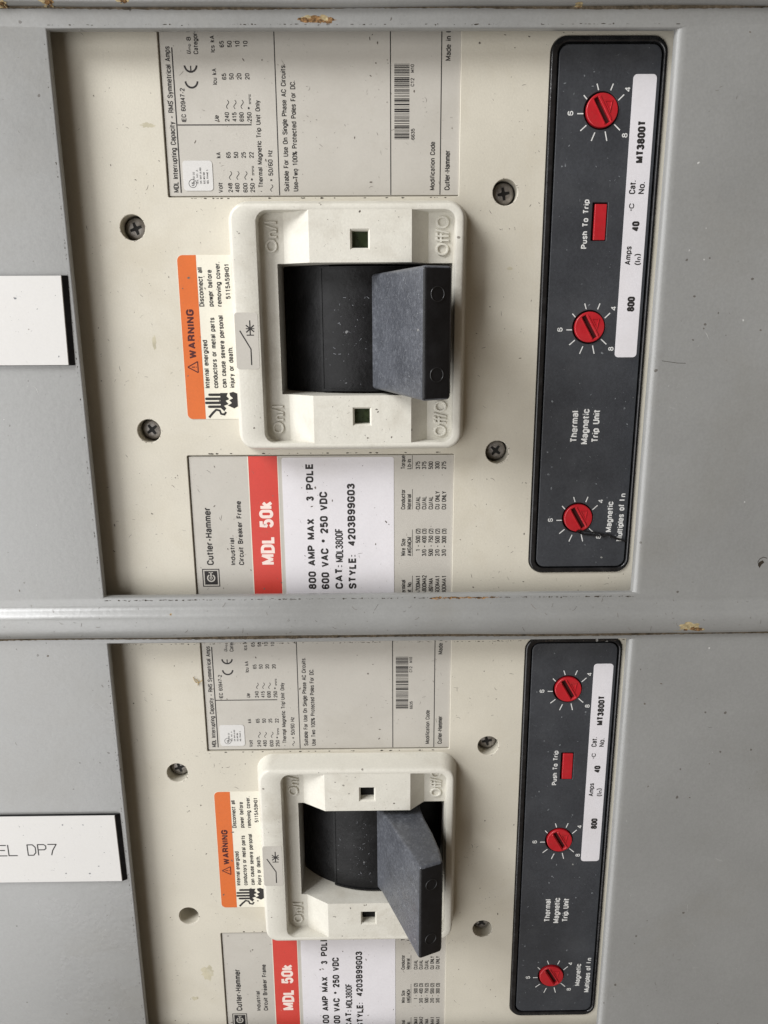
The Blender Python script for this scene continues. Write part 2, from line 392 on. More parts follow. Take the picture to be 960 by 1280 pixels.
def put_text(bm, row, z, bold=0.0, depth=0, bev=0, zscale=1):
    s, ub, vs, ve, h = row
    if s == '~':
        pts = []
        for i in range(15):
            t = i / 14
            pts.append((ub - h * .5 - .36 * h * math.sin(t * 2 * math.pi), -(vs + (ve - vs) * (.08 + .84 * t))))
        ribbon(bm, pts, .22, z); return
    if s == 'dc':
        rect(bm, ub - h * .75, ub - h * .58, ve, vs, z)
        for i in range(3):
            L_ = vs - ve
            rect(bm, ub - h * .38, ub - h * .2, ve + L_ * (i * .37), ve + L_ * (i * .37 + .25), z)
        return
    if s == 'line':
        rect(bm, ub - .12, ub + .05, ve, vs, z); return
    if not depth:
        if s in ('n', 'o'): h /= X_
        draw_text(bm, s, ub, vs, ve, h, z, .165 + bold * 2.6, lean=.2 if s in ('U', 'Ue') else 0); return
    me = text_mesh(s, bold, depth, bev)
    x0, x1, y0, y1 = bounds(me)
    sx = (vs - ve) / (x1 - x0)
    if s in ('n', 'o', '*', 'imp'): sy = h / (y1 - y0); oy = y0 * sy
    else: sy = h / (CAP + 2 * bold); oy = -bold * sy
    vm = [bm.verts.new((ub - (v.co.y * sy - oy), (v.co.x - x0) * sx - vs, z + v.co.z * zscale)) for v in me.vertices]
    for p in me.polygons:
        try: bm.faces.new([vm[i] for i in p.vertices])
        except ValueError: pass

def lettering(name, rows, z, m, parent, bold=0.0, joined=False):
    bm = bmesh.new()
    for r in rows:
        b = bold
        if len(r) == 6: b = r[5]; r = r[:5]
        put_text(bm, r, z, b)
        if not joined: o = finish(name, bm, m, parent); bm = bmesh.new()
    if joined: o = finish(name, bm, m, parent); o['kind'] = 'stuff'
    return o

# string, baseline u, start v, end v, cap height (all mm, read bottom to top)
UP = [
    ('MDL Interrupting Capacity – RMS Symmetrical Amps', -110.32, -45.23, -89.62, 1.35),
    ('IEC 60947-2', -106.32, -67.08, -77.28, 1.19),
    ('8 kV', -103.28, -91.17, -96.35, 1.10),
    ('imp', -103.42, -88.39, -90.30, 0.65),
    ('U', -103.49, -87.28, -88.16, 1.10),
    ('Category A', -101.08, -87.28, -96.35, 1.17),
    ('Icu kA', -95.50, -78.27, -83.11, 1.11),
    ('Ics kA', -95.65, -87.79, -92.72, 1.10),
    ('Ue', -95.49, -67.17, -68.99, 1.13),
    ('kA', -95.57, -55.95, -57.81, 1.14),
    ('Volt', -95.45, -45.05, -48.34, 1.15),
    ('• Thermal Magnetic Trip Unit Only', -81.72, -45.26, -73.59, 1.22),
    ('= 50/60 Hz', -78.20, -48.59, -58.38, 1.22),
    ('Suitable For Use On Single Phase AC Circuits.', -72.90, -45.42, -84.31, 1.29),
    ('Use Two 100% Protected Poles For DC.', -69.85, -45.41, -79.40, 1.29),
    ('240', -92.05, -67.16, -70.01, 1.13),
    ('415', -89.60, -67.16, -70.00, 1.13),
    ('690', -87.22, -67.15, -69.99, 1.13),
    ('250', -84.63, -67.14, -69.99, 1.13),
    ('65', -92.36, -79.74, -81.64, 1.11),
    ('50', -89.94, -79.74, -81.63, 1.11),
    ('20', -87.39, -79.74, -81.63, 1.11),
    ('20', -84.77, -79.73, -81.62, 1.11),
    ('65', -92.61, -89.24, -91.16, 1.10),
    ('50', -90.08, -89.24, -91.15, 1.10),
    ('10', -87.49, -89.24, -91.15, 1.10),
    ('10', -84.90, -89.23, -91.14, 1.10),
    ('65', -92.22, -55.94, -57.86, 1.14),
    ('50', -89.68, -55.93, -57.85, 1.14),
    ('25', -87.14, -55.93, -57.85, 1.14),
    ('22', -84.52, -55.92, -57.84, 1.14),
    ('240', -92.11, -45.17, -48.14, 1.15),
    ('480', -89.74, -45.16, -48.13, 1.15),
    ('600', -87.04, -45.15, -48.12, 1.15),
    ('250', -84.60, -45.14, -48.11, 1.15),
    ('~', -91.84, -70.79, -73.91, 1.12),
    ('~', -89.40, -70.78, -73.91, 1.12),
    ('~', -87.03, -70.78, -73.90, 1.12),
    ('~', -92.03, -48.95, -52.08, 1.15),
    ('~', -89.54, -48.94, -52.08, 1.15),
    ('~', -86.85, -48.94, -52.07, 1.15),
    ('dc', -84.38, -72.39, -75.39, 1.12),
    ('dc', -84.35, -50.50, -53.49, 1.15),
    ('*', -84.47, -70.77, -71.67, 1.12),
    ('*', -84.45, -48.80, -49.68, 1.15),
    ('~', -78.28, -45.25, -47.78, 1.15),
]
UP2 = [
    ('6635', -30.35, -61.48, -64.87, 1.02),
    ('C12', -30.56, -77.61, -80.12, 1.00),
    ('M10', -30.58, -81.72, -84.15, 1.00),
    ('Modification Code', -23.46, -45.64, -60.80, 1.40),
    ('Cutler-Hammer', -18.35, -45.62, -58.18, 1.55),
    ('Made in U.S.A.', -18.57, -85.21, -98.58, 1.49),
]
LO1 = [
    ('Cutler-Hammer', -106.39, 87.74, 64.99, 2.66),
    ('Industrial', -98.13, 87.81, 77.08, 1.84),
    ('Circuit Breaker Frame', -94.85, 87.84, 62.70, 1.97),
    ('MDL 50k', -82.87, 87.82, 62.80, 5.40),
    ('logo', -104.52, 96.58, 89.16, 6.58),
]
LO2 = [
    ('800 AMP MAX', -67.54, 97.84, 69.69, 2.68),
    ('3', -67.57, 62.81, 61.05, 2.60),
    ('POLE', -67.51, 58.52, 48.52, 2.59),
    ('600 VAC * 250 VDC', -62.53, 97.89, 59.33, 2.68),
    ('CAT:', -57.25, 97.79, 88.28, 2.68),
    ('MDL3800F', -56.94, 87.03, 73.58, 2.66),
    ('STYLE:', -52.08, 97.84, 84.14, 2.69),
    ('4203B99G03', -52.17, 80.63, 56.26, 2.65),
    ('Terminal', -33.14, 100.80, 94.43, 1.42),
    ('Cat. No.', -30.84, 100.82, 95.19, 1.42),
    ('line', -30.42, 102.33, 92.74, 0.21),
    ('Wire Size', -33.21, 84.82, 77.89, 1.40),
    ('AWG/MCM', -30.87, 84.84, 77.33, 1.40),
    ('line', -30.49, 84.84, 74.30, 0.21),
    ('Conductor', -33.31, 66.41, 58.64, 1.38),
    ('Material', -31.04, 66.43, 60.56, 1.38),
    ('line', -30.56, 66.43, 58.67, 0.21),
    ('Torque', -33.33, 50.98, 45.82, 1.36),
    ('Lb-In', -31.06, 51.00, 47.20, 1.36),
    ('line', -30.62, 51.00, 45.84, 0.20),
    ('375', -27.76, 51.02, 48.12, 1.43),
    ('CU/AL', -27.67, 66.46, 61.36, 1.45),
    ('1 – 500 (2)', -27.57, 82.89, 73.97, 1.47),
    ('TA700MA1', -27.45, 101.30, 92.62, 1.49),
    ('375', -25.45, 51.04, 48.14, 1.43),
    ('CU/AL', -25.33, 66.47, 61.38, 1.45),
    ('3/0 – 400 (3)', -25.19, 84.89, 73.99, 1.47),
    ('TA800MA2', -25.04, 101.33, 92.64, 1.49),
    ('500', -23.00, 51.06, 48.16, 1.43),
    ('CU/AL', -22.85, 66.49, 61.40, 1.45),
    ('500 – 750 (2)', -22.68, 84.91, 74.01, 1.47),
    ('TA801MA', -22.49, 101.35, 93.78, 1.49),
    ('300', -20.55, 51.08, 48.18, 1.43),
    ('CU ONLY', -20.38, 66.51, 59.45, 1.45),
    ('2/0 – 500 (2)', -20.17, 84.93, 74.03, 1.47),
    ('T600MA1', -19.95, 101.37, 92.69, 1.49),
    ('275', -18.11, 51.10, 48.19, 1.43),
    ('CU ONLY', -17.91, 66.53, 59.47, 1.45),
    ('3/0 – 300 (3)', -17.66, 84.96, 74.05, 1.47),
    ('T800MA1', -17.40, 101.40, 92.71, 1.49),
]
WARN = [
    ('WARNING', -107.78, 10.15, -6.83, 2.69),
    ('tri', -107.38, 15.08, 11.21, 3.68),
    ('Internal energized', -103.64, 20.62, 3.71, 1.68),
    ('conductors or metal parts', -100.64, 20.64, -3.98, 1.68),
    ('can cause severe personal', -97.58, 20.51, -4.67, 1.68),
    ('injury or death.', -94.75, 20.53, 6.09, 1.68),
    ('Disconnect all', -103.90, -7.74, -20.87, 1.64),
    ('power before', -100.67, -7.72, -20.03, 1.64),
    ('removing cover.', -97.73, -7.71, -22.66, 1.64),
    ('5115A59H01', -94.56, -10.25, -22.10, 1.54),
    ('hand', -94.42, 31.18, 22.01, 11.22),
]
TRIP = [
    ('Push To Trip', 29.43, -26.41, -42.36, 1.98),
    ('Thermal', 29.90, 41.27, 29.68, 2.55),
    ('Magnetic', 33.85, 41.97, 29.00, 2.55),
    ('Trip Unit', 37.75, 41.33, 29.29, 2.55),
    ('Magnetic', 44.97, 75.69, 63.79, 2.29),
    ('Multiples of I', 49.28, 79.29, 63.02, 2.29),
    ('n', 49.45, 62.09, 60.71, 1.58),
]
CATL = [
    ('MT3800T', 46.91, -53.78, -66.98, 2.65),
    ('Cat.', 44.91, -44.02, -48.34, 2.19),
    ('No.', 48.03, -44.01, -47.82, 2.19),
    ('C', 44.86, -39.41, -41.04, 1.74),
    ('o', 44.23, -38.64, -39.16, 0.55),
    ('40', 47.16, -31.98, -35.28, 2.59),
    ('Amps', 45.02, -20.94, -27.14, 2.10),
    ('(I', 48.48, -20.92, -22.27, 2.10),
    ('n', 48.58, -22.56, -23.66, 1.26),
    (')', 48.27, -23.96, -24.65, 2.09),
    ('800', 47.51, -5.23, -10.34, 2.66),
]


def taller(rows, k): return [(r[0], r[1] + (r[4] * (k - 1) * .15 if r[0] not in ('line', 'dc') else 0), r[2], r[3], r[4] * (k if r[0] not in ('line', '~', 'dc') else 1)) for r in rows]
UP, UP2, LO2, WARN = taller(UP, 1.32), taller(UP2, 1.2), taller(LO2[:8], 1.12) + taller(LO2[8:], 1.2), WARN[:2] + taller(WARN[2:10], 1.08)

# ------------------------------------------------------------------ wear
def wear(name, areas, parent, m, seed, n_scratch, n_speck, avoid=(), lmin=.8, lmax=4.0, w=.11, straight=.3):
    rnd = random.Random(seed); bm = bmesh.new()
    tot = sum((a[1] - a[0]) * (a[3] - a[2]) for a in areas)
    def spot():
        for _ in range(60):
            t = rnd.random() * tot
            for a in areas:
                t -= (a[1] - a[0]) * (a[3] - a[2])
                if t <= 0: break
            u, v = rnd.uniform(a[0], a[1]), rnd.uniform(a[2], a[3])
            if all(not (q[0] - 1.2 < u < q[1] + 1.2 and q[2] - 1.2 < v < q[3] + 1.2) for q in avoid): return u, v, a
        return None
    def inside(u, v, a):
        return a[0] < u < a[1] and a[2] < v < a[3] and all(not (q[0] - .3 < u < q[1] + .3 and q[2] - .3 < v < q[3] + .3) for q in avoid)
    cl = [spot() for _ in range(max(4, n_scratch // 7))]
    cl = [c for c in cl if c]
    for i in range(n_scratch):
        if cl and rnd.random() < .6:
            c = rnd.choice(cl); u, v, a = c[0] + rnd.gauss(0, 3), c[1] + rnd.gauss(0, 3), c[2]
        else:
            s = spot()
            if not s: continue
            u, v, a = s
        ln = lmin + (lmax - lmin) * rnd.random() ** 3
        ang = rnd.uniform(0, 2 * math.pi); curl = 0 if rnd.random() < straight else rnd.uniform(-1.6, 1.6) / max(ln, .6)
        pts = []; ok = True; x, y = u, v
        k = max(4, int(ln * 4))
        for j in range(k):
            if not inside(x, y, a): ok = False; break
            pts.append((x, -y)); x += math.cos(ang) * ln / k; y += math.sin(ang) * ln / k; ang += curl * ln / k + rnd.gauss(0, .12)
        if not ok: continue
        ww = w * rnd.uniform(.4, 1.4)
        ribbon(bm, pts, lambda t, ww=ww: ww * (.15 + math.sin(math.pi * min(1, t)) ** .7), a[4])
    for i in range(n_speck):
        s = spot()
        if not s: continue
        u, v, a = s; r = .09 + .38 * rnd.random() ** 4; k = rnd.randint(5, 8); an = rnd.uniform(0, 6.3); st = rnd.uniform(.5, 1.6)
        if not inside(u - r * 2, v, a) or not inside(u + r * 2, v, a): continue
        pts = []
        for j in range(k):
            t = 2 * math.pi * j / k; rr = r * rnd.uniform(.6, 1.2)
            px, py = rr * math.cos(t) * st, rr * math.sin(t) / st
            pts.append((u + px * math.cos(an) - py * math.sin(an), v + px * math.sin(an) + py * math.cos(an)))
        poly(bm, pts[::-1], a[4] + .004)
    o = finish(name, bm, m, parent)
    o['kind'] = 'stuff'
    return o

# ------------------------------------------------------------------ enclosure
BODY = bmesh.new()
loft(BODY, [(rrect(-420, 320, -420, 620, 1, 1), -70), (rrect(-421, 321, -421, 621, 1, 1), -72)], True, True)
recalc(BODY)
o = finish('enclosure_back', BODY, 'dark'); o['kind'] = 'structure'

# the steel cover plates: flat sheet with a cutout, a rolled lip along the lower edge
LIP = [(99.2, 7.0), (100.1, 7.05), (100.9, 7.35), (101.9, 8.2), (102.9, 9.25), (103.9, 10.0), (105.1, 10.45), (106.8, 10.55), (109.0, 10.25), (111.0, 9.7), (112.0, 9.1), (112.5, 8.4), (112.6, 7.6), (112.6, .0), (110.3, .0)]
def lip_w(v):
    for (a, wa), (b, wb) in zip(LIP, LIP[1:12]):
        if a <= v <= b: return wa + (wb - wa) * (v - a) / (b - a)
    return 7.0
def cover_plate(dv, hole, label, corner_wear=1):
    root = bpy.data.objects.new('cover_plate', None); C.objects.link(root)
    root.location = world(-44, dv, 9)
    root['label'] = label; root['category'] = 'cover plate'; root['group'] = 'grey steel cover plates stacked down the panelboard'
    bm = bmesh.new()
    U0, U1 = -360, 260
    h0, h1, a, b = hole
    n = 1
    def L_(dl, dr, dt, db):
        return rrect(h0 + dl, h1 - dr, a + dt, b - db, .3, 2)
    outer = rrect(U0, U1, -97.2, 99.2, .3, 2)
    prof = [(-.6, -3.4, 7.0, 7.0), (-.35, -2.1, 6.95, 6.88), (-.15, -1.1, 6.7, 6.5), (0, -.4, 6.2, 6.0), (0, 0, 5.3, 5.2), (0, 0, 4.6, 4.6)]
    rows = [[bm.verts.new((x, y, 7.0)) for x, y in outer]]
    for dl, dr, z, zr in prof:
        rows.append([bm.verts.new((x, y, zr if x > h1 - 1 else z)) for x, y in L_(dl, dr, dl, dl)])
    for ra, rb_ in zip(rows, rows[1:]):
        for i in range(len(ra)): bm.faces.new((ra[i], ra[(i + 1) % len(ra)], rb_[(i + 1) % len(ra)], rb_[i]))
    # underside of the sheet
    loft(bm, [(L_(0, 0, 0, 0), 4.6), (outer, 4.6)])
    recalc(bm)
    sheet = finish('sheet', bm, 'plate', root, 60)
    bm = bmesh.new()
    us = [U0 + (U1 - U0) * i / 60 for i in range(61)]
    rnd = random.Random(int(dv) + 5)
    rows = []
    for u in us:
        j = math.sin(u * .031 + dv) * .22 + math.sin(u * .087) * .10
        rows.append([bm.verts.new((u, -(v + (j if v > 111 else 0)), w)) for v, w in LIP])
    for r0, r1 in zip(rows, rows[1:]):
        for i in range(len(LIP) - 1): bm.faces.new((r0[i], r1[i], r1[i + 1], r0[i + 1]))
    bmesh.ops.recalc_face_normals(bm, faces=bm.faces)
    if sum(f.normal.z * f.calc_area() for f in bm.faces) < 0: bmesh.ops.reverse_faces(bm, faces=bm.faces)
    lip = finish('rolled_lip', bm, 'plate', root, 75)
    for o in (sheet, lip): o.location = world(44, 0, -7)
    return root
LP0 = cover_plate(-210.2, (-147, 51.7, -92, 97.6), 'grey steel cover plate above both breakers, only its chipped bottom lip in view')
LP1 = cover_plate(0, (-145.8, 51.7, -91.5, 96.9), 'grey steel cover plate framing the upper breaker, rusty chips on its rolled lip')
LP2 = cover_plate(211, (-146.2, 51.7, -95.2, 97.6), 'grey steel cover plate framing the lower breaker, under the rolled lip')

def patch(bm, u, v, ru, rv, zf, seed, n=18):
    rnd = random.Random(seed); pts = []
    for j in range(n):
        t = 2 * math.pi * j / n; r = rnd.uniform(.6, 1.15)
        pts.append((u + ru * r * math.cos(t), v + rv * r * math.sin(t)))
    for s0, s1 in ((0, .5), (.5, 1)):
        A = [(u + (x - u) * s0, v + (y - v) * s0) for x, y in pts]; B = [(u + (x - u) * s1, v + (y - v) * s1) for x, y in pts]
        for j in range(n):
            k = (j + 1) % n
            q = [A[j], A[k], B[k], B[j]] if s0 else [(u, v), B[k], B[j]]
            bm.faces.new([bm.verts.new((x, -y, zf(y))) for x, y in q])
def chips(parent, dv, spots, name, m, dz, seed):
    bm = bmesh.new()
    rnd = random.Random(seed)
    for (u, v, ru, rv) in spots:
        patch(bm, u, v, ru, rv, lambda y: (lip_w(y) if y > 99.2 else 7.0) + dz, rnd.randint(0, 9999), 22)
    o = finish(name, bm, m, parent); o['kind'] = 'stuff'
    o.location = world(44, 0, -7)
# chips are given in each plate's own frame
c0 = [(-158.5, 112.2, 1.8, .8), (-144, 111.6, 2.6, 1.2), (-153, 110.3, 1.0, .5), (-121, 111.5, 2.0, .9), (-116.5, 110.6, 1.8, .8), (-163, 111, 2, 1), (-36, 112.2, 1.6, .6), (20, 112.5, 1.3, .5)]
chips(LP0, -211, c0, 'flaked_primer', 'primer', .04, 1)
chips(LP0, -211, [(u + .4, v + .2, ru * .62, rv * .6) for u, v, ru, rv in c0], 'rust_chips', 'rust', .07, 2)
c1 = [(73.2, 109.7, 4.0, 2.1), (76.4, 111.0, 2.6, 1.0), (69, 111.8, 2.0, .7), (-121, 103.0, .5, .4), (-140, 112.3, 1.6, .5), (-60, 112.6, 1.4, .4)]
chips(LP1, 0, c1, 'flaked_primer', 'primer', .04, 3)
chips(LP1, 0, [(77.0, 110.9, 1.7, 1.0), (74.5, 110.4, 1.3, .8), (-121, 103.0, .3, .25), (72, 111.0, .9, .5), (-140, 112.4, .8, .3)], 'rust_chips', 'rust', .07, 4)
# rust and grime creeping along the edges of the cutouts
def edge_grime(parent, spans, name, m, seed, z=7.02):
    rnd = random.Random(seed); bm = bmesh.new()
    for (u0, v0, u1, v1, dens, wd) in spans:
        ln = math.hypot(u1 - u0, v1 - v0); n = int(ln * dens)
        for i in range(n):
            t = rnd.random(); u = u0 + (u1 - u0) * t + rnd.gauss(0, wd * .3); v = v0 + (v1 - v0) * t + rnd.gauss(0, wd * .3)
            r = wd * (.25 + .9 * rnd.random() ** 3); k = 7; st = rnd.uniform(1, 2.8) if abs(v1 - v0) < 1 else rnd.uniform(.4, 1)
            pts = [(u + r * rnd.uniform(.6, 1.2) * st * math.cos(6.283 * j / k), v + r * rnd.uniform(.6, 1.2) / st * math.sin(6.283 * j / k)) for j in range(k)]
            poly(bm, pts[::-1], z + rnd.random() * .02)
    o = finish(name, bm, m, parent); o['kind'] = 'stuff'; o.location = world(44, 0, -7)
edge_grime(LP1, [(-24, 98.3, 2, 98.3, 5, .55), (-66.5, -94.1, -57, -93.9, 15, 1.0)], 'edge_rust', 'rust', 3)
edge_grime(LP1, [(-66, -94.5, -58, -94.5, 4, .8)], 'edge_primer', 'primer', 13)
edge_grime(LP1, [(-146, 98.2, 52, 98.3, 1.6, .34), (-147.1, -92, -147.1, 98, .8, .22), (-146, -92.7, 52, -92.7, .6, .3)], 'edge_grime', 'scratch_dark', 5)
edge_grime(LP2, [(-147.5, -94, -147.5, 98, .8, .22), (-146, -95, 52, -95, 1.2, .3)], 'edge_grime', 'scratch_dark', 6)
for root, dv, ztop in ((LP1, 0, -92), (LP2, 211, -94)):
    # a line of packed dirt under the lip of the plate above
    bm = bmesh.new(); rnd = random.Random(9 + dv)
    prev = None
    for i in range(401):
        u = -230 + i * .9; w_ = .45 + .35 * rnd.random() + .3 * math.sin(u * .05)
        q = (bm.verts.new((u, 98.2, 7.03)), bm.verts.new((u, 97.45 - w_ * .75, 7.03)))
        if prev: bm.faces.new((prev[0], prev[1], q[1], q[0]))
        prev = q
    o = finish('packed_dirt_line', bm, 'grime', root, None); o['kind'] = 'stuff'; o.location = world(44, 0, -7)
    bm_areas = [(-200, -149, -92, 96, 7.03), (56, 110, -92, 96, 7.03)]
    o = wear('scratch_marks', bm_areas, root, 'scratch', 31 + dv, 26, 50, (), .5, 2.5, .10); o.location = world(44, 0, -7)
    o = wear('pale_scratches', bm_areas, root, 'scuff', 37 + dv, 22, 20, (), .5, 5, .07, .8); o.location = world(44, 0, -7)
for root, dv in ((LP1, 0), (LP2, 211)):
    bm = bmesh.new(); rnd = random.Random(77 + dv)
    # nicks that follow the curved lip
    for i in range(90):
        u = rnd.uniform(-190, 105); v = rnd.uniform(100, 111.5); ang = rnd.uniform(0, 6.3); ln = .3 + 2.2 * rnd.random() ** 3
        c = math.cos(ang); s = math.sin(ang); pts = [(u + c * ln * t, v + s * ln * t + .25 * math.sin(3 * t)) for t in (0, .25, .5, .75, 1)]
        pr = None
        for (x, y) in pts:
            q = (bm.verts.new((x - s * .06, -(y + c * .06), lip_w(y) + .05)), bm.verts.new((x + s * .06, -(y - c * .06), lip_w(y) + .05)))
            if pr: bm.faces.new((pr[0], pr[1], q[1], q[0]))
            pr = q
    o = finish('lip_nicks', bm, 'scratch', root); o['kind'] = 'stuff'; o.location = world(44, 0, -7)
# the chip in the paint right of the upper breaker, and one lower down
bm = bmesh.new(); poly(bm, [(98.2, 85.2), (99.4, 84.6), (100.1, 85.4), (99.2, 86.3), (98.6, 87.6), (97.9, 86.6)][::-1], 7.05)
ribbon(bm, [(98.1, -86.5), (97.7, -85.2), (98.3, -84.0), (99.6, -83.4), (101, -83.8)], .22, 7.05)
ribbon(bm, [(55.6, -11.4), (61, -12.2), (64, -12.3)], .12, 7.05)
o = finish('paint_chips', bm, 'scratch_dark', LP1); o['kind'] = 'stuff'; o.location = world(44, 0, -7)

# ------------------------------------------------------------------ nameplates
def nameplate(u1, va, vb, slant, label, text):
    root = bpy.data.objects.new('nameplate', None); C.objects.link(root)
    root.location = world(u1, (va + vb) / 2, 9); root['label'] = label; root['category'] = 'nameplate'
    off = world(-u1, -(va + vb) / 2, -7)
    def quad(e, z):
        return [(u1 + e, -va + e), (u1 - 140, -va + e), (u1 - 140, -vb - e), (u1 + slant + e, -vb - e)]
    bm = bmesh.new(); loft(bm, [(quad(1.5, ), 7.06) if False else (quad(1.7, 0), 7.06), (quad(1.6, 0), 7.35), (quad(.15, 0), 8.2)], True, True); recalc(bm)
    # the bevelled black core shows only past the end; long sides are cut square
    for v_ in bm.verts:
        v_.co.y = min(max(v_.co.y, -vb - .1), -va + .05)
    o = finish('core', bm, 'black', root); o.location = off
    bm = bmesh.new(); loft(bm, [(quad(0, 0), 8.21), (quad(-.12, 0), 8.5)], True, True); recalc(bm)
    o = finish('white_face', bm, 'nameplate', root); o.location = off
    if text:
        G = {'P': [[(0, 0), (0, 1), (.75, 1), (.97, .87), (.97, .62), (.75, .5), (0, .5)]],
             'A': [[(0, 0), (.5, 1), (1, 0)], [(.2, .38), (.8, .38)]], 'N': [[(0, 0), (0, 1), (1, 0), (1, 1)]],
             'E': [[(1, 1), (0, 1), (0, 0), (1, 0)], [(0, .52), (.8, .52)]], 'L': [[(0, 1), (0, 0), (1, 0)]],
             'D': [[(0, 0), (0, 1), (.65, 1), (.95, .75), (.95, .25), (.65, 0), (0, 0)]], '7': [[(0, 1), (1, 1), (.5, .42), (.32, 0)]]}
        bm = bmesh.new()
        for ch, x in zip('PANEL DP7', (-211.6, -207.4, -203.2, -199.0, -194.8, 0, -187.0, -182.8, -178.6)):
            for st in G.get(ch, []):
                for p, q in zip(st, st[1:]):
                    P = (x + .5 + p[0] * 3.35, -207.3 + p[1] * 4.9 + (x + 200) * .012); Q = (x + .5 + q[0] * 3.35, -207.3 + q[1] * 4.9 + (x + 200) * .012)
                    ribbon(bm, [P, Q], .46, 8.53)
                    rd = [bm.verts.new((P[0] + .23 * math.cos(k * .7854), P[1] + .23 * math.sin(k * .7854), 8.532)) for k in range(8)]; bm.faces.new(rd)
                    rd = [bm.verts.new((Q[0] + .23 * math.cos(k * .7854), Q[1] + .23 * math.sin(k * .7854), 8.534)) for k in range(8)]; bm.faces.new(rd)
        o = finish('engraved_text', bm, 'ink', root); o.location = off
    o = wear('scuff_marks', [(u1 - 40, u1 - 1.5, va + .8, vb - .8, 8.52)], root, 'scuff' if False else 'grey_scuff', int(va) + 3, 22, 26, [(u1 - 60, u1 - 24.5, va + 10, vb - 11)] if text else (), .4, 2.2, .07)
    o.location = off
nameplate(-148.8, -17.9, 11.6, -.6, 'blank white nameplate with black edges beside the upper breaker', None)
nameplate(-150.0, 189.2, 220.1, .3, 'white nameplate engraved DP7 beside the lower breaker', 'PANEL DP7')

